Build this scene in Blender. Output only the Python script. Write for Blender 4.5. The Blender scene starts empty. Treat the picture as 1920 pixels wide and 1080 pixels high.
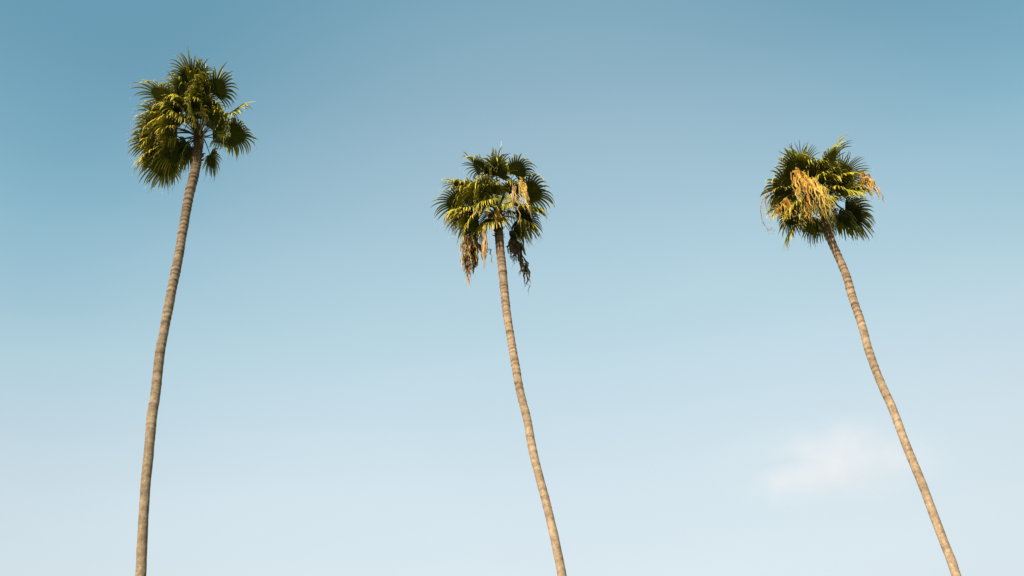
import bpy, math, random
from mathutils import Vector, Matrix, noise

S = bpy.context.scene
COL = S.collection

# ------------------------------------------------------------------ camera
F_PX, PITCH, ROLL = 2058.0, math.radians(39), math.radians(4.6)
CAM = Vector((0, 0, 1.6))
FWD = Vector((0, math.cos(PITCH), math.sin(PITCH)))
_r0 = Vector((1, 0, 0)); _u0 = _r0.cross(FWD)
RIGHT = _r0 * math.cos(ROLL) - _u0 * math.sin(ROLL)
UP = _u0 * math.cos(ROLL) + _r0 * math.sin(ROLL)
cam = bpy.data.cameras.new('camera'); co = bpy.data.objects.new('camera', cam); COL.objects.link(co)
m = Matrix((RIGHT, UP, -FWD)).transposed().to_4x4(); m.translation = CAM
co.matrix_world = m
cam.sensor_width = 36; cam.lens = F_PX / 1920 * 36
cam.clip_end = 60000
S.camera = co

# ------------------------------------------------------------------ sky and sun
SUN_EL, SUN_AZ = math.radians(39), math.radians(209)      # azimuth clockwise from +Y: behind the camera, a little to the left
sun_dir = Vector((math.sin(SUN_AZ) * math.cos(SUN_EL), math.cos(SUN_AZ) * math.cos(SUN_EL), math.sin(SUN_EL)))
w = bpy.data.worlds.new('World'); S.world = w; w.use_nodes = True
nt = w.node_tree; N = nt.nodes; L = nt.links
bg = N['Background']
sky = N.new('ShaderNodeTexSky'); sky.sky_type = 'NISHITA'; sky.sun_disc = False
sky.sun_elevation = SUN_EL; sky.sun_rotation = SUN_AZ
sky.air_density = 1.0; sky.dust_density = 1.2; sky.ozone_density = 1.0; sky.altitude = 50
tc = N.new('ShaderNodeTexCoord')
sep = N.new('ShaderNodeSeparateXYZ'); L.new(tc.outputs['Generated'], sep.inputs[0])
# milky coastal haze that thickens towards the horizon, the same in every direction
ramp = N.new('ShaderNodeValToRGB'); L.new(sep.outputs['Z'], ramp.inputs['Fac'])
e = ramp.color_ramp; e.interpolation = 'CARDINAL'
SKYC = [(0.0, (0.71, 0.775, 0.79)), (0.34, (0.655, 0.745, 0.775)), (0.42, (0.620, 0.722, 0.770)), (0.50, (0.520, 0.662, 0.732)), (0.58, (0.372, 0.567, 0.660)),
        (0.66, (0.240, 0.450, 0.563)), (0.74, (0.152, 0.340, 0.458)), (0.82, (0.132, 0.315, 0.428)), (1.0, (0.115, 0.28, 0.40))]
while len(e.elements) < len(SKYC): e.elements.new(0.5)
for el, (p, c) in zip(e.elements, SKYC): el.position = p; el.color = (*c, 1)
hz = N.new('ShaderNodeVectorMath'); hz.operation = 'SCALE'; hz.inputs['Scale'].default_value = 10.0; L.new(ramp.outputs['Color'], hz.inputs[0])
mix = N.new('ShaderNodeMix'); mix.data_type = 'RGBA'; mix.inputs['Factor'].default_value = 0.90
L.new(sky.outputs['Color'], mix.inputs['A']); L.new(hz.outputs[0], mix.inputs['B'])
# very thin high cirrus veils
mp = N.new('ShaderNodeMapping'); mp.inputs['Scale'].default_value = (2.0, 2.0, 6.5); mp.inputs['Location'].default_value = (0.3, 0.1, 0.4)
L.new(tc.outputs['Generated'], mp.inputs['Vector'])
nz = N.new('ShaderNodeTexNoise'); nz.inputs['Scale'].default_value = 1.7; nz.inputs['Detail'].default_value = 5; nz.inputs['Distortion'].default_value = .5
L.new(mp.outputs[0], nz.inputs['Vector'])
mr = N.new('ShaderNodeMapRange'); mr.inputs['From Min'].default_value = .46; mr.inputs['From Max'].default_value = .78
mr.inputs['To Max'].default_value = .06; mr.interpolation_type = 'SMOOTHSTEP'; L.new(nz.outputs['Fac'], mr.inputs['Value'])
mr2 = N.new('ShaderNodeMapRange'); mr2.inputs['From Min'].default_value = .75; mr2.inputs['From Max'].default_value = .40; L.new(sep.outputs['Z'], mr2.inputs['Value'])
mu = N.new('ShaderNodeMath'); mu.operation = 'MULTIPLY'; L.new(mr.outputs[0], mu.inputs[0]); L.new(mr2.outputs[0], mu.inputs[1])
mix2 = N.new('ShaderNodeMix'); mix2.data_type = 'RGBA'; mix2.inputs['B'].default_value = (8.0, 9.0, 9.5, 1)
# broad brightening painted into the sky around mid view, imitating lens vignetting
dt = N.new('ShaderNodeVectorMath'); dt.operation = 'DOT_PRODUCT'; dt.inputs[1].default_value = (.05, .8646, .50); L.new(tc.outputs['Generated'], dt.inputs[0])
vr = N.new('ShaderNodeMapRange'); vr.interpolation_type = 'SMOOTHSTEP'; vr.inputs['From Min'].default_value = .86; vr.inputs['From Max'].default_value = 1.0; vr.inputs['To Max'].default_value = .27
L.new(dt.outputs['Value'], vr.inputs['Value'])
vm = N.new('ShaderNodeMath'); vm.operation = 'ADD'; vm.use_clamp = True; L.new(vr.outputs[0], vm.inputs[0]); L.new(mu.outputs[0], vm.inputs[1])
L.new(vm.outputs[0], mix2.inputs['Factor']); L.new(mix.outputs['Result'], mix2.inputs['A'])
L.new(mix2.outputs['Result'], bg.inputs['Color'])
bg.inputs['Strength'].default_value = 0.0640

sun = bpy.data.lights.new('sun', 'SUN'); so = bpy.data.objects.new('sun', sun); COL.objects.link(so)
sun.energy = 5.0; sun.angle = math.radians(.53); sun.color = (1.0, .89, .72)
so.rotation_euler = sun_dir.to_track_quat('Z', 'Y').to_euler()
S.view_settings.view_transform = 'Standard'; S.view_settings.look = 'None'
S.cycles.volume_bounces = 4
S.view_settings.exposure = 0.78; S.view_settings.gamma = 1.0; S.view_settings.use_curve_mapping = False

# ------------------------------------------------------------------ materials
def mat(name):
    m = bpy.data.materials.new(name); m.use_nodes = True
    n = m.node_tree.nodes; return m, n, m.node_tree.links, n['Principled BSDF'], n['Material Output']

def leaf_material(name, trans, rough, spec):
    m, n, l, p, out = mat(name)
    at = n.new('ShaderNodeAttribute'); at.attribute_name = 'tint'
    g = n.new('ShaderNodeNewGeometry')
    no = n.new('ShaderNodeTexNoise'); no.inputs['Scale'].default_value = 9; no.inputs['Detail'].default_value = 4
    l.new(g.outputs['Position'], no.inputs['Vector'])
    mr = n.new('ShaderNodeMapRange'); mr.inputs['To Min'].default_value = .6; mr.inputs['To Max'].default_value = 1.4
    l.new(no.outputs['Fac'], mr.inputs['Value'])
    ml = n.new('ShaderNodeVectorMath'); ml.operation = 'SCALE'; l.new(at.outputs['Color'], ml.inputs[0]); l.new(mr.outputs[0], ml.inputs['Scale'])
    l.new(ml.outputs[0], p.inputs['Base Color'])
    p.inputs['Roughness'].default_value = rough; p.inputs['Specular IOR Level'].default_value = spec
    t = n.new('ShaderNodeBsdfTranslucent')
    tm = n.new('ShaderNodeVectorMath'); tm.operation = 'MULTIPLY'; tm.inputs[1].default_value = (1.5, 1.35, .55); l.new(ml.outputs[0], tm.inputs[0])
    l.new(tm.outputs[0], t.inputs['Color'])
    mx = n.new('ShaderNodeMixShader'); mx.inputs[0].default_value = trans
    l.new(p.outputs[0], mx.inputs[1]); l.new(t.outputs[0], mx.inputs[2]); l.new(mx.outputs[0], out.inputs['Surface'])
    return m
LEAF = leaf_material('palm_leaf', .08, .5, .22)
DEAD = leaf_material('dry_palm_leaf', .18, .75, .2)

def bark_material(name, lo, mid, hi):
    m, n, l, p, out = mat(name)
    uv = n.new('ShaderNodeUVMap'); uv.uv_map = 'uv'
    g = n.new('ShaderNodeNewGeometry')
    def mapped(sx, sy, scale, detail, dist=0):
        mp = n.new('ShaderNodeMapping'); mp.inputs['Scale'].default_value = (sx, sy, 1); l.new(uv.outputs[0], mp.inputs[0])
        t = n.new('ShaderNodeTexNoise'); t.inputs['Scale'].default_value = scale; t.inputs['Detail'].default_value = detail; t.inputs['Distortion'].default_value = dist
        l.new(mp.outputs[0], t.inputs['Vector']); return t
    bands = mapped(1.2, 3.2, 1.0, 3, .4)          # tone of each ring
    big = mapped(.6, .45, 1.0, 2)
    fib = mapped(26, 3.5, 1.0, 4)                 # vertical fissures
    cross = mapped(5, 34, 1.0, 3)
    grain = n.new('ShaderNodeTexNoise'); grain.inputs['Scale'].default_value = 11; grain.inputs['Detail'].default_value = 6; grain.inputs['Roughness'].default_value = .7
    l.new(g.outputs['Position'], grain.inputs['Vector'])
    def add(a, ka, b, kb):
        x = n.new('ShaderNodeMath'); x.operation = 'MULTIPLY'; l.new(a, x.inputs[0]); x.inputs[1].default_value = ka
        y = n.new('ShaderNodeMath'); y.operation = 'MULTIPLY_ADD'; l.new(b, y.inputs[0]); y.inputs[1].default_value = kb; l.new(x.outputs[0], y.inputs[2]); return y.outputs[0]
    s1 = add(bands.outputs['Fac'], .26, big.outputs['Fac'], .16)
    s2 = add(fib.outputs['Fac'], .14, cross.outputs['Fac'], .10)
    s3 = add(grain.outputs['Fac'], .34, s1, 1.0)
    s4 = add(s2, 1.0, s3, 1.0)
    r = n.new('ShaderNodeValToRGB'); l.new(s4, r.inputs[0])
    r.color_ramp.elements[0].position = .41; r.color_ramp.elements[0].color = (*lo, 1)
    r.color_ramp.elements[1].position = .59; r.color_ramp.elements[1].color = (*hi, 1)
    k = r.color_ramp.elements.new(.5); k.color = (*mid, 1)
    # narrow dark scar line of the rings, plus crown shade painted near the top
    at = n.new('ShaderNodeAttribute'); at.attribute_name = 'scar_shade'
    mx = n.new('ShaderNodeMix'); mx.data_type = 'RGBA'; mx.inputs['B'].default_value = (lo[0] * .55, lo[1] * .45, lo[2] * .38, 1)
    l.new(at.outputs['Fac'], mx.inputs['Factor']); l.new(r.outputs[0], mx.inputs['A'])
    l.new(mx.outputs['Result'], p.inputs['Base Color'])
    p.inputs['Roughness'].default_value = .9; p.inputs['Specular IOR Level'].default_value = .15
    bp = n.new('ShaderNodeBump'); bp.inputs['Strength'].default_value = .7; bp.inputs['Distance'].default_value = .03
    l.new(s4, bp.inputs['Height']); l.new(bp.outputs[0], p.inputs['Normal'])
    return m
BARK_TAN = bark_material('palm_bark_tan', (.155, .102, .060), (.305, .212, .130), (.46, .335, .22))
BARK_GREY = bark_material('palm_bark_greyish', (.11, .078, .048), (.21, .150, .094), (.35, .262, .172))

def plain(name, c, rough=.85, var=.4, scale=20):
    m, n, l, p, out = mat(name)
    g = n.new('ShaderNodeNewGeometry')
    t = n.new('ShaderNodeTexNoise'); t.inputs['Scale'].default_value = scale; t.inputs['Detail'].default_value = 5; l.new(g.outputs['Position'], t.inputs['Vector'])
    r = n.new('ShaderNodeValToRGB'); l.new(t.outputs['Fac'], r.inputs[0])
    r.color_ramp.elements[0].position = .3; r.color_ramp.elements[0].color = (*[x * (1 - var) for x in c], 1)
    r.color_ramp.elements[1].position = .7; r.color_ramp.elements[1].color = (*[x * (1 + var) for x in c], 1)
    l.new(r.outputs[0], p.inputs['Base Color']); p.inputs['Roughness'].default_value = rough; p.inputs['Specular IOR Level'].default_value = .25
    return m
PETIOLE = plain('petiole_green', (.10, .10, .035), .5)
PETIOLE_DRY = plain('petiole_dry', (.20, .12, .055), .8)
STUB = plain('leaf_base_brown', (.10, .055, .03), .9, .6, 30)
STRAW = plain('straw_stalk', (.50, .30, .14), .8)
PALE = plain('pale_spear', (.55, .50, .42), .6)
GRASS = plain('dry_grass', (.075, .085, .035), 1, .35, .6)

# ------------------------------------------------------------------ mesh helpers
def mesh_obj(name, verts, faces, material, parent=None, tint=None, uv=None, scar_shade=None, smooth=True):
    me = bpy.data.meshes.new(name); me.from_pydata([tuple(v) for v in verts], [], faces)
    if smooth: me.polygons.foreach_set('use_smooth', [True] * len(me.polygons))
    if tint:
        a = me.attributes.new('tint', 'FLOAT_COLOR', 'POINT'); flat = []
        for c in tint: flat += [c[0], c[1], c[2], 1.0]
        a.data.foreach_set('color', flat)
    if scar_shade:
        a = me.attributes.new('scar_shade', 'FLOAT', 'POINT'); a.data.foreach_set('value', scar_shade)
    if uv:
        u = me.uv_layers.new(name='uv'); fl = []
        for fc in uv: fl += fc
        u.data.foreach_set('uv', fl)
    me.materials.append(material); me.update()
    o = bpy.data.objects.new(name, me); COL.objects.link(o)
    if parent: o.parent = parent
    return o

def tube(path, radii, sides=6, closed=True):
    V, Fc = [], []
    ref = Vector((.31, .17, .93))
    for i, p in enumerate(path):
        d = (path[min(i + 1, len(path) - 1)] - path[max(i - 1, 0)]).normalized()
        a = d.cross(ref)
        if a.length < .1: a = d.cross(Vector((1, 0, 0)))
        a.normalize(); b = d.cross(a)
        for k in range(sides):
            t = 2 * math.pi * k / sides
            V.append(p + (a * math.cos(t) + b * math.sin(t)) * radii[i])
    for i in range(len(path) - 1):
        for k in range(sides):
            k2 = (k + 1) % sides
            Fc.append((i * sides + k, i * sides + k2, (i + 1) * sides + k2, (i + 1) * sides + k))
    if closed:
        Fc.append(tuple(range(sides))[::-1]); n0 = (len(path) - 1) * sides; Fc.append(tuple(range(n0, n0 + sides)))
    return V, Fc

def lerp(a, b, t): return a + (b - a) * t
def lerp3(a, b, t): return tuple(a[i] + (b[i] - a[i]) * t for i in range(3))
def smooth(t): t = max(0, min(1, t)); return t * t * (3 - 2 * t)

# ------------------------------------------------------------------ fan leaf
GREEN = (.046, .060, .018); OLIVE = (.285, .300, .014); YELLOW = (.50, .38, .020); STRAWC = (.60, .45, .27); RUST = (.34, .17, .06); BROWN = (.10, .065, .04)
DOWN = Vector((0, 0, -1))

def fan(rng, hub, d, side, R=1.05, spread=118, seg=28, droop=1.0, split=.42, cup=.12, costa=.25, young=0, age=.15, tipage=.8, wild=.16, thread=.55, colors=None, crumple=0, minw=0.0):
    """One costapalmate blade: segments fused along their lower part, free drooping points beyond."""
    d = d.normalized(); side = (side - d * side.dot(d)).normalized(); nrm = side.cross(d).normalized()
    if nrm.z < 0: nrm = -nrm
    sp = math.radians(spread); dphi = 2 * sp / seg
    K1, K2 = 6, 9                                     # rows in the fused part and in the free points
    V, T, Fc = [], [], []
    base_c = lerp3(GREEN, OLIVE, min(1, rng.random() ** 2 * .25 + age * .5))
    if colors: base_c = colors[0]
    def run(phi, LL, dr, kick, steps, t0, t1, p, dirv):
        pts = [(p.copy(), dirv.copy())]
        for s in range(steps):
            t = lerp(t0, t1, (s + .5) / steps); dt = (t1 - t0) / steps
            g = droop * dr * (.26 + 3.1 * smooth((t - split * .75) / (.85 - split * .75)))
            dirv = dirv + (DOWN * g + kick) * dt
            dirv.normalize(); p = p + dirv * LL * dt; pts.append((p.copy(), dirv.copy()))
        return pts
    q_ = rng.random() * 50; droop_n = [max(.2, 1.15 + rng.gauss(0, wild) + .9 * noise.noise(Vector((k_ * .16, q_, 0)))) for k_ in range(seg * 2 + 1)]
    sway = [Vector((noise.noise(Vector((k_ * .2, q_, 3))), noise.noise(Vector((k_ * .2, q_, 6))), .6 * noise.noise(Vector((k_ * .3, q_, 8))))) * 2.2 for k_ in range(seg * 2 + 1)]
    ph0 = rng.random() * 10
    cols = []
    for j in range(2 * seg + 1):
        phi = -sp + dphi * j / 2
        LL = R * (.62 + .38 * math.cos(phi * .75)) * (1 + .05 * math.sin(phi * 5 + ph0))
        ed = d * math.cos(phi) + side * math.sin(phi) + nrm * (cup * (1 - math.cos(phi)) + .05 * math.sin(phi * 3 + ph0))
        ed.normalize()
        st = hub + d * costa * R * .25 * max(0, math.cos(phi))
        pleat = (.016 if j % 2 else -.016) * R
        pts = run(phi, LL, 1.0 + .12 * math.sin(phi * 4 + ph0 * 2), Vector((0, 0, 0)), K1, 0.02, split, st, ed)
        col = []
        for i, (p, dv) in enumerate(pts):
            t = i / K1
            if crumple: p = p + Vector((noise.noise(p * 7), noise.noise(p * 7 + Vector((9, 0, 0))), noise.noise(p * 7 + Vector((0, 9, 0))))) * crumple * t
            V.append(p + nrm * pleat * t * 1.4); c = tuple(v_ * (1.25 if j % 2 else .7) * (.8 + .5 * noise.noise(Vector((j * .7, ph0, 0)))) for v_ in base_c)
            if colors: c = lerp3(colors[0], colors[1], max(0, min(1, .5 + noise.noise(p * 7) * 2.2)))
            T.append(c); col.append(len(V) - 1)
        cols.append((col, pts[-1], ed, phi, LL))
    for j in range(2 * seg):
        a, b = cols[j][0], cols[j + 1][0]
        for i in range(K1): Fc.append((a[i], b[i], b[i + 1], a[i + 1]))
    for s in range(seg):
        jl, jm, jr = 2 * s, 2 * s + 1, 2 * s + 2
        (cm, (p, dv), ed, phi, LL) = cols[jm]
        Lp, Rp = V[cols[jl][0][-1]], V[cols[jr][0][-1]]
        halfw = (Rp - Lp) * .5; hw = halfw.length
        LLs = LL * (1 + rng.gauss(0, .07 + (.2 if crumple else 0))); tone_ = rng.uniform(.7, 1.3); yl = max(0, rng.gauss(-.12, .35))
        kick = Vector((rng.gauss(0, .35), rng.gauss(0, .35), rng.gauss(0, .2))) * (wild * 4) * (.35 if crumple else 1)
        if rng.random() < .06: kick += DOWN * 2.5
        ta = tipage * rng.uniform(.5, 1.25)
        kick += sway[jm] * (.25 if crumple else 1); seg_droop = droop_n[jm] * (1 - young * .6)
        pts = run(phi, LLs, seg_droop, kick, K2, split, 1.0, p, dv)
        prev = (cols[jl][0][-1], cm[-1], cols[jr][0][-1])
        wv = halfw.normalized() if hw > 1e-6 else side
        for i in range(1, K2 + 1):
            q, dq = pts[i]; t = i / K2
            w_ = max(hw, minw * min(1, t * 3)) * (1 - t ** 2.2) * .92 + .002
            x = wv - dq * wv.dot(dq)
            x = x.normalized() if x.length > .05 else side
            nn = x.cross(dq).normalized()
            if nn.dot(nrm) < 0: nn = -nn
            off = V[cm[-1]] - p
            f = 1 - t
            tt = lerp(split, 1, t)
            a_ = ta * smooth((tt - .62) / .38)
            c = base_c
            if colors:
                c = lerp3(colors[0], colors[1], max(0, min(1, .5 + noise.noise(q * 7) * 2.2)))
            else:
                c = lerp3(lerp3(base_c, OLIVE, .75 * smooth(t * 1.6)), YELLOW, min(1, age * .35 + a_ * .7 + .12 * t)) if a_ < .85 else lerp3(YELLOW, STRAWC, min(1, (a_ - .7) * 2.2))
            c = lerp3(c, YELLOW, min(.8, yl)) if not colors else c
            c = tuple(v_ * tone_ for v_ in c)
            if crumple: q = q + Vector((noise.noise(q * 8), noise.noise(q * 8 + Vector((9, 0, 0))), noise.noise(q * 8 + Vector((0, 9, 0))))) * crumple * .8
            if i < K2:
                base = len(V)
                V.extend([q - x * w_ - nn * w_ * .35 + off * f, q + nn * w_ * .45 + off * f, q + x * w_ - nn * w_ * .35 + off * f]); T.extend([c] * 3)
                cur = (base, base + 1, base + 2)
                Fc.append((prev[0], prev[1], cur[1], cur[0])); Fc.append((prev[1], prev[2], cur[2], cur[1]))
                prev = cur
            else:
                V.append(q); T.append(c); k = len(V) - 1
                Fc.append((prev[0], prev[1], k)); Fc.append((prev[1], prev[2], k))
                if rng.random() < thread:            # curly pale fibre hanging from the point
                    n0 = k; qq = q.copy(); dd = (dq + DOWN * .3 + Vector((rng.gauss(0, .4), rng.gauss(0, .4), rng.gauss(0, .3)))).normalized()
                    l_ = rng.uniform(.06, .22) * R
                    pr = (n0, n0)
                    for h in range(3):
                        dd = (dd + DOWN * .5 + Vector((rng.gauss(0, .3), rng.gauss(0, .3), 0))).normalized(); qq = qq + dd * l_ / 3
                        w2 = .0036 * (1 - h / 3.2)
                        sx = dd.cross(Vector((.3, -.8, .5))).normalized()
                        V.extend([qq - sx * w2, qq + sx * w2]); T.extend([STRAWC] * 2)
                        a2, b2 = len(V) - 2, len(V) - 1
                        Fc.append((pr[0], a2, b2) if h == 0 else (pr[0], pr[1], b2, a2)); pr = (a2, b2)
    return V, Fc, T

# ------------------------------------------------------------------ trunks
def on_plane(x, y, Y):
    v = FWD * F_PX + RIGHT * (x - 960) + UP * (540 - y)
    return CAM + v * ((Y - CAM.y) / v.y)

def catmull(P, u):
    n = len(P) - 1; i = min(int(u), n - 1); t = u - i
    p0, p1, p2, p3 = P[max(i - 1, 0)], P[i], P[i + 1], P[min(i + 2, n)]
    return tuple(.5 * (2 * b + (c - a) * t + (2 * a - 5 * b + 4 * c - d) * t * t + (3 * b - a - 3 * c + d) * t ** 3) for a, b, c, d in zip(p0, p1, p2, p3))

def build_trunk(seed, Y, table, tone, root, base, bark):
    rng = random.Random(seed)
    pts = []
    for i, (x, y, wpx) in enumerate(table):
        p = on_plane(x, y, Y); dep = (p - CAM).dot(FWD)
        x1, y1, _ = table[max(i - 1, 0)]; x2, y2, _ = table[min(i + 1, len(table) - 1)]
        cs = abs(y2 - y1) / math.hypot(x2 - x1, y2 - y1)
        pts.append((p.x, p.y, p.z, wpx * cs * dep / F_PX / 2))
    # table runs from the top down; continue gently to the ground
    a, b = Vector(pts[-1][:3]), Vector(pts[-3][:3])
    sl = (a.x - b.x) / (a.z - b.z)
    r = pts[-1][3]; z = a.z; x = a.x
    while z > 1.5:
        z2 = max(0, z - 1.6); sl *= .86; x = x + sl * (z2 - z); z = z2; r = r * 1.02 + .002
        pts.append((x, Y, z, r if z > 1 else r * 1.25))
    if pts[-1][2] > 0: pts.append((x, Y, -.05, r * 1.5))
    pts = pts[::-1]
    # resample by length
    dense = [catmull(pts, u * (len(pts) - 1) / 4000) for u in range(4001)]
    cum = [0]
    for i in range(1, 4001): cum.append(cum[-1] + (Vector(dense[i][:3]) - Vector(dense[i - 1][:3])).length)
    tot = cum[-1]; step = .028; nrow = int(tot / step)
    rings = [0.0]
    while rings[-1] < tot: 
        f = rings[-1] / tot
        rings.append(rings[-1] + rng.uniform(.7, 1.35) * lerp(.36, .17, smooth((f - .45) / .5)) * rng.choice((.7, 1, 1, 1.5)))
    ri = 0; k = 0; sides = 28
    V, Fc, SC, rows = [], [], [], []
    amp = [rng.uniform(.3, 1) for _ in rings]; tilt = [(rng.gauss(0, .012), rng.gauss(0, .012)) for _ in rings]
    for i in range(nrow + 1):
        s = min(i * step, tot)
        while k < 3999 and cum[k + 1] < s: k += 1
        x, y, z, r = dense[k]
        f = s / tot
        x += .025 * noise.noise(Vector((s * .55, seed, 0))) + .008 * noise.noise(Vector((s * 1.6, seed, 4)))
        y += .05 * noise.noise(Vector((s * .5, seed, 9)))
        upper = lerp(.18, 1.0, smooth((f - .5) / .4))
        rows.append(s)
        for j in range(sides):
            th = 2 * math.pi * j / sides
            while ri + 1 < len(rings) - 1 and rings[ri + 1] < s: ri += 1
            g0, g1 = rings[ri], rings[ri + 1]
            u = (s - g0) / (g1 - g0) + (tilt[ri][0] * math.cos(th) + tilt[ri][1] * math.sin(th)) / .2 + .12 * noise.noise(Vector((math.cos(th) * 1.6, math.sin(th) * 1.6, s * 2 + seed))) + .16 * noise.noise(Vector((math.cos(th) * 5, math.sin(th) * 5, s * 6 + seed)))
            u = max(0, min(1, u))
            ui = 1 - u; prof = (ui ** 1.5) * .125 * (1 if ui < .90 else max(0, (1 - ui) / .10))   # each ring overhangs the scar below it
            bump = prof * amp[ri] * upper + .035 * noise.noise(Vector((math.cos(th) * 2.2, math.sin(th) * 2.2, s * 3.1 + seed * 7))) + .02 * noise.noise(Vector((math.cos(th) * 6, math.sin(th) * 6, s * 11))) + .045 * noise.noise(Vector((seed, 3, s * .9)))
            rr = r * (.965 + bump)
            V.append(Vector((x + math.cos(th) * rr, y + math.sin(th) * rr, z)) - base)
            near = min(u * .6, 1 - u) * (g1 - g0)
            SC.append(max(0, 1 - near / .040) * upper * min(1, amp[ri] * 1.0) * (.75 + .6 * noise.noise(Vector((math.cos(th) * 3, math.sin(th) * 3, s * 4)))) + .45 * tone * smooth((f - .84) / .16))  # last term: brown young fibre and painted crown shade towards the trunk top
    UVs = []
    for i in range(nrow):
        for j in range(sides):
            j2 = (j + 1) % sides
            Fc.append((i * sides + j, i * sides + j2, (i + 1) * sides + j2, (i + 1) * sides + j))
            u0, u1, v0, v1 = j / sides, (j + 1) / sides, rows[i], rows[i + 1]
            UVs.append([u0, v0, u1, v0, u1, v1, u0, v1])
    Fc.append(tuple(range(nrow * sides, nrow * sides + sides))); UVs.append([0, 0] * sides)
    o = mesh_obj('trunk', V, Fc, bark, root, uv=UVs, scar_shade=SC)
    return o, Vector(dense[-1][:3])

# ------------------------------------------------------------------ a whole palm
class Palm:
    def __init__(s, seed, Y, table, top_px, label, bark, tone):
        s.rng = random.Random(seed); s.seed = seed
        t0 = on_plane(*table[-1][:2], Y)
        # ground position: keep the lean of the visible trunk, easing to vertical
        s.base = Vector((0, 0, 0))
        root = bpy.data.objects.new('palm_tree', None); COL.objects.link(root); s.root = root
        root['label'] = label; root['category'] = 'palm tree'; root['group'] = 'tall fan palms in a row'
        root.empty_display_size = .5
        # base x computed the same way as the trunk does
        pts = [on_plane(x, y, Y) for x, y, _ in table]
        a, b = pts[-1], pts[-3]; sl = (a.x - b.x) / (a.z - b.z); z, x = a.z, a.x
        while z > 1.5:
            z2 = max(0, z - 1.6); sl *= .86; x += sl * (z2 - z); z = z2
        s.base = Vector((x, Y, 0)); root.location = s.base
        s.trunk, top = build_trunk(seed, Y, table, tone, root, s.base, bark)
        s.O = on_plane(*top_px, Y); s.top_px = top_px; s.Y = Y
        s.dep = (s.O - CAM).dot(FWD); s.ppm = F_PX / s.dep
        s.axis = (s.O - top).normalized() if (s.O - top).length > .05 else Vector((0, 0, 1))
        s.top = top
    def at(s, px, py, w):
        """point of the crown: offset from the heart of the crown, w metres towards the viewer side"""
        return s.O + (RIGHT * (px - s.top_px[0]) - UP * (py - s.top_px[1])) / s.ppm - FWD * w
    def petiole(s, start, hub, material, r0=.024, r1=.011, arch=.12):
        L_ = (hub - start).length; P = []
        for i in range(9):
            t = i / 8; P.append(start.lerp(hub, t) + Vector((0, 0, 1)) * arch * L_ * math.sin(math.pi * t) - s.base)
        return tube(P, [lerp(r0, r1, i / 8) for i in range(9)], 6) , (P[-1] - P[-2]).normalized()
    def frond(s, px, py, w, R=1.05, pet=.72, name='frond', label=None, mat_=None, twist=None, bend=.0, **kw):
        rng = s.rng; R *= rng.uniform(.86, 1.12)
        c = s.at(px, py, w)
        start = s.O + s.axis * rng.uniform(-.25, .1)
        v = c - start
        hub = start + v * pet
        hub += Vector((0, 0, 1)) * bend
        start = start + v.normalized() * .08
        (PV, PF), tip = s.petiole(start, hub, PETIOLE)
        d = (v.normalized() * .55 + tip * .45)
        d = (c - hub).normalized() * .6 + tip * .4
        side = d.cross(Vector((0, 0, 1)))
        if side.length < .25: side = d.cross(RIGHT)
        side.normalize()
        tw = rng.gauss(0, .55) if twist is None else twist
        side = Matrix.Rotation(tw, 3, d.normalized()) @ side
        V, Fc, T = fan(rng, hub - s.base, d, side, R=R, **kw)
        o = mesh_obj(name, V, Fc, mat_ or LEAF, s.root, tint=T)
        if label: o['label'] = label
        mesh_obj('petiole', PV, PF, PETIOLE if mat_ is None else PETIOLE_DRY, o)
        return o
    def dead(s, px, py, w, length, label, cols, pw=.5, seg=16, spread=34, crumple=.12, minw=.026):
        """a withered leaf: folded together and hanging"""
        rng = s.rng
        hub = s.at(px, py, w)
        start = s.O + (hub - s.O).normalized() * .1
        (PV, PF), tip = s.petiole(start, hub, PETIOLE_DRY, .02, .012, .25)
        d = (DOWN * 1.0 + tip * .18 + Vector((rng.gauss(0, .08), rng.gauss(0, .08), 0))).normalized()
        side = RIGHT
        V, Fc, T = fan(rng, hub - s.base, d, side, R=length * 1.2, spread=spread * .6, seg=seg, droop=1.7, split=.2, cup=.9, costa=0, wild=.30, thread=.6, colors=cols, crumple=crumple, minw=minw)
        o = mesh_obj('dead_frond', V, Fc, DEAD, s.root, tint=T); o['label'] = label
        mesh_obj('petiole', PV, PF, PETIOLE_DRY, o)
        return o
    def stalk(s, pts, r=.012, label='dry arching flower stalk', branch=0, material=None):
        P = [s.at(*p) - s.base for p in pts]
        C = [Vector(catmull([tuple(p) for p in P], u * (len(P) - 1) / 30)) for u in range(31)]
        V, Fc = tube(C, [r * (1 - .6 * i / 30) for i in range(31)], 5)
        for k in range(branch):
            i0 = s.rng.randrange(8, 29); q = C[i0].copy(); dd = (C[i0 + 1] - C[i0]).normalized(); B = [q]
            for h in range(6):
                dd = (dd + DOWN * .5 + Vector((s.rng.gauss(0, .35), s.rng.gauss(0, .35), 0))).normalized(); q = q + dd * s.rng.uniform(.025, .05); B.append(q)
            v2, f2 = tube(B, [.006] * 7, 3); n0 = len(V); V += v2; Fc += [tuple(x + n0 for x in f) for f in f2]
        o = mesh_obj('flower_stalk', V, Fc, material or STRAW, s.root); o['label'] = label
        return o
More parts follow.
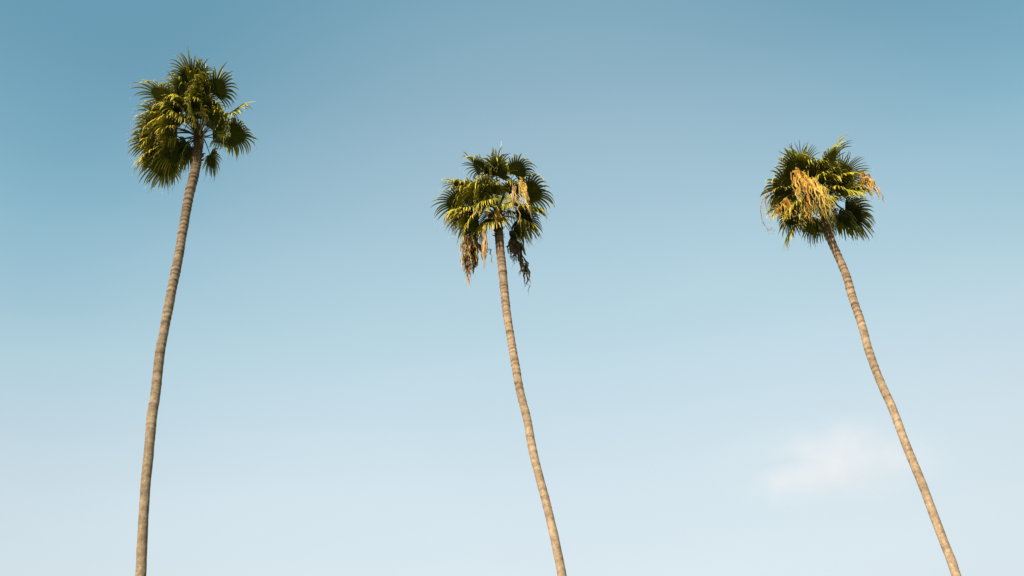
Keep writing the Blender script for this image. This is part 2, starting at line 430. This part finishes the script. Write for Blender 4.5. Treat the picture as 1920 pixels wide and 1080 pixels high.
    def stubs(s, n=46, length=1.0, k_=1.0):
        """old leaf bases packed round the neck"""
        rng = s.rng; V, Fc = [], []
        for k in range(n):
            f = k / n; h = lerp(-length * .5, .18, f); th = k * 2.39996 + rng.gauss(0, .2)
            c = s.top + s.axis * (h) if h < 0 else s.top.lerp(s.O, min(1, h / .2 + .3))
            out = Vector((math.cos(th), math.sin(th), 0)); r = .112 * k_
            p0 = c + out * (r * .7); d = (out * rng.uniform(.5, .9) + Vector((0, 0, 1)) * rng.uniform(.6, 1.1)).normalized()
            ln = rng.uniform(.10, .24); lat = out.cross(Vector((0, 0, 1)))
            P = [p0, p0 + d * ln * .5, p0 + d * ln + out * .02]
            for i, p in enumerate(P):
                wd = (.055, .035, .018)[i] * rng.uniform(.8, 1.2)
                for sx, sy in ((-1, 0), (0, 1), (1, 0), (0, -1)): V.append(p + lat * sx * wd + out * sy * wd * .4 - s.base)
            b = len(V) - 12
            for i in range(2):
                for j in range(4): Fc.append((b + i * 4 + j, b + i * 4 + (j + 1) % 4, b + i * 4 + 4 + (j + 1) % 4, b + i * 4 + 4 + j))
            Fc.append((b + 8, b + 9, b + 10, b + 11))
        o = mesh_obj('leaf_bases', V, Fc, STUB, s.root, smooth=False); o['kind'] = 'stuff'
        # fibrous heart the leaf stalks grow out of
        P = [s.top - s.axis * .25 - s.base, s.top - s.base, s.top.lerp(s.O, .5) - s.base, s.O - s.base, s.O + s.axis * .22 - s.base]
        v2, f2 = tube([Vector(catmull([tuple(p) for p in P], u / 4)) for u in range(17)], [lerp(.12, .15, min(1, u / 6)) if u < 10 else lerp(.15, .05, (u - 10) / 6) for u in range(17)], 14)
        v2 = [v + Vector((noise.noise(v * 9), noise.noise(v * 9 + Vector((5, 0, 0))), noise.noise(v * 9 + Vector((0, 5, 0))))) * .045 for v in v2]
        mesh_obj('crown_heart', v2, f2, STUB, s.root)
    def spear(s, px, py, w, ln=.5, material=None):
        a = s.O + s.axis * .15; c = s.at(px, py, w)
        P = [a.lerp(c, i / 8) - s.base for i in range(9)]
        V, Fc = tube(P, [lerp(.014, .012, i / 8) if i < 4 else lerp(.042, .006, (i - 4) / 4) for i in range(9)], 5)
        o = mesh_obj('spear_leaf', V, Fc, material or PALE, s.root); o['label'] = 'closed pale spear leaf pointing up'
        return o

ORANGE = ((.60, .36, .06), (.30, .15, .025)); TAN = ((.52, .36, .16), (.40, .23, .08)); DARKB = ((.07, .05, .035), (.16, .10, .05)); MIXB = ((.06, .038, .022), (.46, .28, .08)); GOLD = ((.58, .40, .09), (.42, .25, .05)); RUSTY = ((.38, .17, .05), (.55, .33, .10)); YG = ((.34, .30, .04), (.50, .36, .06))

# ================================================================== GROUND
gm = mesh_obj('ground', [(-4000, -4000, 0), (4000, -4000, 0), (4000, 4000, 0), (-4000, 4000, 0)], [(0, 1, 2, 3)], GRASS, smooth=False)
gm['kind'] = 'structure'

# ================================================================== LEFT PALM
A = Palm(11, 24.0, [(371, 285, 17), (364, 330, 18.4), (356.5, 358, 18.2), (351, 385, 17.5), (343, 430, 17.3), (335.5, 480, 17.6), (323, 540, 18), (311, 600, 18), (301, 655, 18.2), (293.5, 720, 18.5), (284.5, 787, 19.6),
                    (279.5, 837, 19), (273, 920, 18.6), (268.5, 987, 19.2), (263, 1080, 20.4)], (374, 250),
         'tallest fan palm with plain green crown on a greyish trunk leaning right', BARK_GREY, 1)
A.stubs()
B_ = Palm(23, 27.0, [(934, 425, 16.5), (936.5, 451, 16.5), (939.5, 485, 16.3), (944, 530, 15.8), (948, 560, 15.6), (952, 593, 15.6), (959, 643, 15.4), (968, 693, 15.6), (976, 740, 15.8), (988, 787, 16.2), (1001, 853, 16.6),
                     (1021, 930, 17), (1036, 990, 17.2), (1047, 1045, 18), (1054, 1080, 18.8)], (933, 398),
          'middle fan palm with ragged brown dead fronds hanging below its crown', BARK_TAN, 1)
B_.stubs(k_=.9)
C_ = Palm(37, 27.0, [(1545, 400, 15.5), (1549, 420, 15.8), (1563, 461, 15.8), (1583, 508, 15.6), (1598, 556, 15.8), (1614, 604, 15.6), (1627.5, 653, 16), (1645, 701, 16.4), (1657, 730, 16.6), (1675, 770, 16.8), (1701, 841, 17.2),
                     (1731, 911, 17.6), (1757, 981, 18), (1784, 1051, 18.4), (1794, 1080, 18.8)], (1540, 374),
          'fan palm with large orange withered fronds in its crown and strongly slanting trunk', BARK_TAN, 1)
C_.stubs(k_=.85)

def fill(p, n, box, seed, wmin=-1.2, wmax=.2):
    """younger and rear leaves that close the middle of the crown"""
    rr = random.Random(seed)
    for k in range(n):
        th = rr.uniform(0, 2 * math.pi); q = rr.uniform(.35, 1)
        x = p.top_px[0] + box[0] + math.cos(th) * box[2] * q; y = p.top_px[1] + box[1] + math.sin(th) * box[3] * q
        p.frond(x, y, rr.uniform(wmin, wmax), R=rr.uniform(.8, 1.0), pet=.66, seg=28, droop=rr.uniform(.8, 1.3), young=.3, tipage=.5, thread=.15)

def front(p, n, box, seed):
    """drooping leaves on the viewer's side of the heart"""
    rr = random.Random(seed)
    for k in range(n):
        th = 2 * math.pi * (k + rr.random() * .7) / n; q = rr.uniform(.4, 1)
        p.frond(p.top_px[0] + box[0] + math.cos(th) * box[2] * q, p.top_px[1] + box[1] + math.sin(th) * box[3] * q, rr.uniform(.45, .95), R=rr.uniform(.8, .95), pet=.7,
                seg=28, droop=rr.uniform(1.0, 1.7), age=rr.uniform(.2, .8), tipage=rr.uniform(.5, 1.1), thread=.2, wild=.24, twist=rr.gauss(0, .55), split=.36)

# leaves read off one by one: x, y of the blade's middle, depth towards the viewer
for a in [(361, 138, .35, dict(R=1.09, droop=.7, cup=.25, spread=100)), (334, 148, .2, dict(R=0.98, droop=1.1)), (298, 168, .35, dict(R=1.15, droop=.9, spread=110)),
          (416, 150, .4, dict(R=1.06, droop=1.0, spread=115)), (458, 196, .2, dict(R=1.09, droop=1.1, pet=.64)), (384, 165, .3, dict(R=0.86, droop=1.2)),
          (463, 250, .15, dict(R=1.09, droop=1.5, pet=.68, age=.4, tipage=1.0)), (406, 316, .1, dict(R=0.98, droop=.8, pet=.64, bend=-.0)),
          (280, 238, .2, dict(R=1.15, droop=1.1, tipage=1.1)), (288, 282, .35, dict(R=1.15, droop=1.4, tipage=1.1)), (326, 290, .3, dict(R=1.09, droop=1.3)),
          (345, 282, .0, dict(R=0.92, droop=1.2)), (318, 205, .55, dict(R=0.98, droop=1.5, age=.4)), (348, 190, .75, dict(R=0.98, droop=1.6, age=.5)),
          (372, 196, .8, dict(R=0.98, droop=1.6, age=.5)), (330, 240, .8, dict(R=0.98, droop=1.8, age=.7)), (300, 255, .6, dict(R=1.03, droop=1.5, age=.5)),
          (380, 220, .7, dict(R=0.75, droop=1.6, age=.4)), (405, 200, .4, dict(R=0.92, droop=1.4)), (272, 205, -.3, dict(R=0.92, droop=1.0)), (290, 310, .0, dict(R=1.03, droop=1.2, tipage=1.1)),
          (358, 116, .15, dict(R=1.0, droop=.8, spread=95)), (382, 128, .2, dict(R=.95, droop=1.0)), (418, 262, -.1, dict(R=.9, droop=1.3, age=.3)), (352, 285, -.1, dict(R=.9, droop=1.3)),
          (322, 246, .9, dict(R=.75, droop=1.5, age=1.2, tipage=1.2)), (296, 330, .2, dict(R=.9, droop=1.1, tipage=1.1, age=.3)), 
          (268, 300, .25, dict(R=.95, droop=1.2, tipage=1.1, age=.4)), (262, 268, .3, dict(R=.9, droop=1.2, tipage=1.1)), (352, 128, .1, dict(R=.8, droop=1.3, spread=90)), (420, 225, .5, dict(R=.85, droop=1.4, age=.5)),
          (350, 215, -.4, dict(R=1.03)), (400, 235, -.5, dict(R=0.98))]:
    A.frond(a[0], a[1], a[2], **a[3])
front(A, 3, (-22, -38, 45, 36), 15)
fill(A, 3, (-12, -60, 50, 45), 5)
A.spear(381, 116, -.3); A.spear(414, 114, -.5)
A.stalk([(378, 256, .25), (388, 236, .6), (392, 214, .75), (397, 228, .8), (396, 250, .75), (388, 272, .6)], .02, 'pinkish tan bent flower stalk', 26)
A.stalk([(376, 262, .2), (370, 275, .3), (369, 290, .3), (366, 305, .22)], .016, 'tan stalk lying on the trunk neck', 4)
A.stalk([(378, 262, .25), (382, 266, .4), (384, 280, .42)], .02, 'tan stalk lying on the trunk neck', 4)

for a in [(893, 297, .35, dict(R=0.98, droop=1.0, spread=110)), (932, 306, .5, dict(R=1.09, droop=.9, cup=.25)), (929, 288, -.2, dict(R=0.98, droop=.8)), (976, 302, .35, dict(R=1.03, droop=1.1)),
          (1006, 352, .1, dict(R=1.09, droop=1.5, tipage=1.0)), (994, 388, .2, dict(R=1.09, droop=1.4, tipage=1.0)), (850, 336, .0, dict(R=1.03, droop=1.2)), (844, 374, .1, dict(R=1.03, droop=1.1)),
          (873, 356, .5, dict(R=0.98, droop=1.6, age=.5)), (898, 348, .65, dict(R=0.92, droop=1.6, age=.4)), (912, 378, .85, dict(R=0.86, droop=1.8, age=.7)), (872, 405, .3, dict(R=1.09, droop=1.2, age=.4)),
          (884, 418, .6, dict(R=0.98, droop=1.2, age=.8, tipage=1.1)), (924, 415, .7, dict(R=0.86, droop=1.3, age=.8, tipage=1.1)), (960, 350, .3, dict(R=0.92, droop=1.4)), (985, 412, .0, dict(R=0.98, droop=1.2)),
          (855, 395, -.2, dict(R=0.98)), (985, 442, .3, dict(R=0.83, droop=1.0, age=.9, spread=80, pet=.62)), (962, 442, .1, dict(R=0.80, droop=1.3, spread=70)), (940, 432, .4, dict(R=0.63, droop=1.4, age=.8)),
          (910, 330, .1, dict(R=0.86)), (955, 395, -.5, dict(R=0.92))]:
    B_.frond(a[0], a[1], a[2], **a[3])
front(B_, 4, (-10, -28, 48, 30), 25)
fill(B_, 7, (0, -45, 50, 35), 8)
B_.spear(940, 262, -.3); 
B_.dead(974, 334, .55, 1.35, 'pale golden folded dead frond', GOLD, seg=14, spread=22)
B_.dead(960, 345, .55, 1.3, 'thin pale strips of a dead frond', TAN, seg=7, spread=16)
B_.dead(880, 430, .45, 1.0, 'brown and orange dead frond hanging in a clump', MIXB, seg=15, spread=36, minw=.035, crumple=.13)
B_.dead(876, 452, .40, 1.15, 'ragged brown dead frond at the lowest end of the clump', MIXB, seg=13, spread=24, minw=.035, crumple=.14)
B_.dead(888, 455, .35, .85, 'dark brown dead frond', DARKB, seg=14, spread=28)
B_.dead(883, 480, .38, 1.0, 'tattered tan dead frond tip', RUSTY, seg=9, spread=14)
B_.dead(871, 428, .5, 1.0, 'golden dead frond in the clump', MIXB, seg=10, spread=30, minw=.04)
B_.dead(893, 436, .5, .9, 'golden dead frond in the clump', MIXB, seg=10, spread=34, minw=.045)
B_.dead(884, 440, .5, .8, 'broad golden brown dead frond in the clump', MIXB, seg=8, spread=40, minw=.06, crumple=.10)
B_.dead(878, 458, .5, .7, 'broad golden brown dead frond in the clump', ORANGE, seg=6, spread=36, minw=.055, crumple=.10)
B_.dead(890, 470, .4, .6, 'broad dark brown dead frond in the clump', DARKB, seg=6, spread=36, minw=.07, crumple=.12)
B_.dead(968, 448, .2, .8, 'broad blackish dead frond', DARKB, seg=7, spread=40, minw=.07, crumple=.10)
B_.dead(906, 415, .65, 1.3, 'straw coloured dead frond hanging straight', TAN, seg=9, spread=12)
B_.dead(910, 445, .55, .85, 'brown dead frond beside the trunk', MIXB, seg=14, spread=22)
B_.dead(960, 440, .2, .95, 'blackish dead frond', DARKB, seg=13, spread=30, minw=.035, crumple=.13)
B_.dead(974, 465, .25, .95, 'blackish shrivelled dead frond hanging lowest', DARKB, seg=11, spread=18, minw=.04, crumple=.14)
B_.dead(979, 478, .25, 1.0, 'blackish shrivelled dead frond hanging lowest', DARKB, seg=8, spread=12, minw=.035, crumple=.14)
B_.frond(880, 422, .55, R=1.0, droop=1.0, age=.8, tipage=1.0, spread=95)
B_.frond(858, 398, .35, R=1.0, droop=1.1, age=.5, tipage=1.1)
B_.frond(990, 420, .35, R=.9, droop=1.2, age=.7, tipage=1.0)
B_.frond(918, 418, .6, R=.8, droop=1.2, age=.9, tipage=1.1)
B_.dead(932, 392, .8, .55, 'orange dead frond', ORANGE, seg=10, spread=26)

for a in [(1497, 288, -.35, dict(R=1.0, droop=.35, age=.7, twist=.5, spread=75)), (1474, 303, .35, dict(R=1.03, droop=.9)), (1512, 308, .5, dict(R=0.98, droop=.9)), (1552, 290, .4, dict(R=1.09, droop=.8, spread=105)),
          (1594, 316, -.3, dict(R=1.05, droop=.35, age=.6, twist=-.6, spread=80)), (1612, 340, .1, dict(R=0.98, droop=1.4, tipage=1.3, age=.8)), (1590, 356, .4, dict(R=1.09, droop=1.5, age=.6)), (1572, 335, .5, dict(R=0.98, droop=1.4, age=.5)),
          (1598, 404, .2, dict(R=1.15, droop=1.1, tipage=.9)), (1612, 410, -.1, dict(R=0.98, droop=1.2, tipage=1.1)), (1583, 412, .0, dict(R=0.98, droop=1.2)), (1458, 345, .1, dict(R=1.09, droop=1.0)), (1450, 362, .0, dict(R=0.98, droop=1.3, tipage=1.2)),
          (1548, 325, .4, dict(R=0.86, droop=1.5, age=.5)), (1530, 320, .3, dict(R=0.92, droop=1.4)), (1482, 395, .3, dict(R=1.03, droop=1.4, age=.6)), (1465, 412, .25, dict(R=1.03, droop=1.3, age=.6, tipage=1.0)),
          (1482, 432, .1, dict(R=1.03, droop=.8)), (1520, 428, .0, dict(R=0.92, droop=1.1)), (1522, 385, .85, dict(R=0.98, droop=1.3, age=1.0, tipage=1.1)), (1505, 372, .6, dict(R=0.98, droop=1.5, age=1.0, tipage=1.2)),
          (1536, 425, .2, dict(R=0.80, droop=1.1)), (1455, 392, .2, dict(R=.9, droop=1.2, age=.5, tipage=1.1)), (1500, 410, .45, dict(R=.85, droop=1.3, age=.5)), (1475, 350, -.4, dict(R=0.98)), (1560, 375, -.4, dict(R=0.92))]:
    C_.frond(a[0], a[1], a[2], **a[3])
front(C_, 4, (-2, -30, 50, 32), 35)
fill(C_, 7, (5, -40, 45, 30), 9)
C_.dead(1482, 318, .7, 1.15, 'large orange withered frond facing front', ORANGE, seg=13, spread=44)
C_.dead(1494, 326, .8, 1.2, 'orange withered frond with long strips', ORANGE, seg=12, spread=46)
C_.dead(1518, 362, .85, .8, 'golden brown withered frond', MIXB, seg=14, spread=50)
C_.dead(1505, 388, .75, .55, 'golden withered frond', YG, seg=16, spread=60, minw=.012)
C_.dead(1510, 336, .85, 1.45, 'pale golden withered frond', GOLD, seg=9, spread=22)
C_.dead(1497, 368, .8, .8, 'yellow orange withered frond', ORANGE, seg=14, spread=40)
C_.dead(1518, 350, .9, 1.2, 'yellowing frond folded down', YG, seg=20, spread=40, minw=.012)
C_.dead(1590, 342, .45, .7, 'golden withered frond hanging low in the crown', YG, seg=14, spread=60, minw=.014)
C_.dead(1530, 388, .85, .6, 'golden yellow frond close to the trunk', YG, seg=16, spread=70, minw=.014)
C_.dead(1468, 372, .45, .7, 'golden orange withered frond', ORANGE, seg=12, spread=50)
C_.dead(1604, 320, .25, 1.0, 'orange withered frond at the crown edge', ORANGE, seg=12, spread=30)
C_.dead(1617, 322, .15, .9, 'pinkish tan withered frond tips at the crown edge', TAN, seg=10, spread=26)
C_.dead(1452, 374, .3, .6, 'pinkish brown withered frond', RUSTY, seg=10, spread=26)
C_.stalk([(1440, 366, .3), (1427, 374, .3), (1422, 392, .3), (1426, 415, .3), (1436, 431, .3), (1442, 428, .3)], .017, 'pale tan looping flower stalk', 10)
C_.stalk([(1436, 360, .3), (1431, 372, .3), (1433, 390, .3), (1439, 407, .3)], .015, 'pale tan hanging flower stalk', 8)
for (x, y) in ((1549, 352), (1556, 372), (1562, 392)):
    C_.stalk([(1542, 385, .1), (x - 4, y + 5, .2), (x, y, .2), (x + 3, y + 10, .2)], .02, 'dark fruit stalk', 30, STUB)

# ================================================================== CLOUD
def cloud():
    D = 3000
    v = FWD * F_PX + RIGHT * (1560 - 960) + UP * (540 - 868); v.normalize()
    c = CAM + v * D
    import bmesh
    bm = bmesh.new(); bmesh.ops.create_icosphere(bm, subdivisions=3, radius=1)
    me = bpy.data.meshes.new('cloud'); bm.to_mesh(me); bm.free()
    o = bpy.data.objects.new('cloud', me); COL.objects.link(o)
    o.location = c; o.scale = (370, 230, 104); o.rotation_euler = (0, math.radians(2), 0)
    m = bpy.data.materials.new('cloud_vapour'); m.use_nodes = True; n = m.node_tree.nodes; l = m.node_tree.links
    n.remove(n['Principled BSDF']); out = n['Material Output']
    pv = n.new('ShaderNodeVolumePrincipled'); pv.inputs['Color'].default_value = (1, .915, .945, 1); pv.inputs['Anisotropy'].default_value = -.0
    t = n.new('ShaderNodeTexCoord')
    ln = n.new('ShaderNodeVectorMath'); ln.operation = 'LENGTH'; l.new(t.outputs['Object'], ln.inputs[0])
    fo = n.new('ShaderNodeMapRange'); fo.interpolation_type = 'SMOOTHSTEP'; fo.inputs['From Min'].default_value = 1.0; fo.inputs['From Max'].default_value = .0; l.new(ln.outputs['Value'], fo.inputs['Value'])
    mp = n.new('ShaderNodeMapping'); mp.inputs['Scale'].default_value = (1.5, 1, .5); mp.inputs['Rotation'].default_value = (0, .5, 0); l.new(t.outputs['Object'], mp.inputs[0])
    nz = n.new('ShaderNodeTexNoise'); nz.inputs['Scale'].default_value = 1.5; nz.inputs['Detail'].default_value = 4; nz.inputs['Distortion'].default_value = .4; l.new(mp.outputs[0], nz.inputs['Vector'])
    nr = n.new('ShaderNodeMapRange'); nr.inputs['From Min'].default_value = .36; nr.inputs['From Max'].default_value = .70; nr.inputs['To Min'].default_value = .0; l.new(nz.outputs['Fac'], nr.inputs['Value'])
    mm = n.new('ShaderNodeMath'); mm.operation = 'MULTIPLY'; l.new(fo.outputs[0], mm.inputs[0]); l.new(nr.outputs[0], mm.inputs[1])
    m2 = n.new('ShaderNodeMath'); m2.operation = 'MULTIPLY'; m2.inputs[1].default_value = .0050; l.new(mm.outputs[0], m2.inputs[0])
    l.new(m2.outputs[0], pv.inputs['Density']); l.new(pv.outputs[0], out.inputs['Volume'])
    me.materials.append(m)
    o['label'] = 'small faint white cloud low in the sky beside the slanting palm'; o['category'] = 'cloud'
cloud()
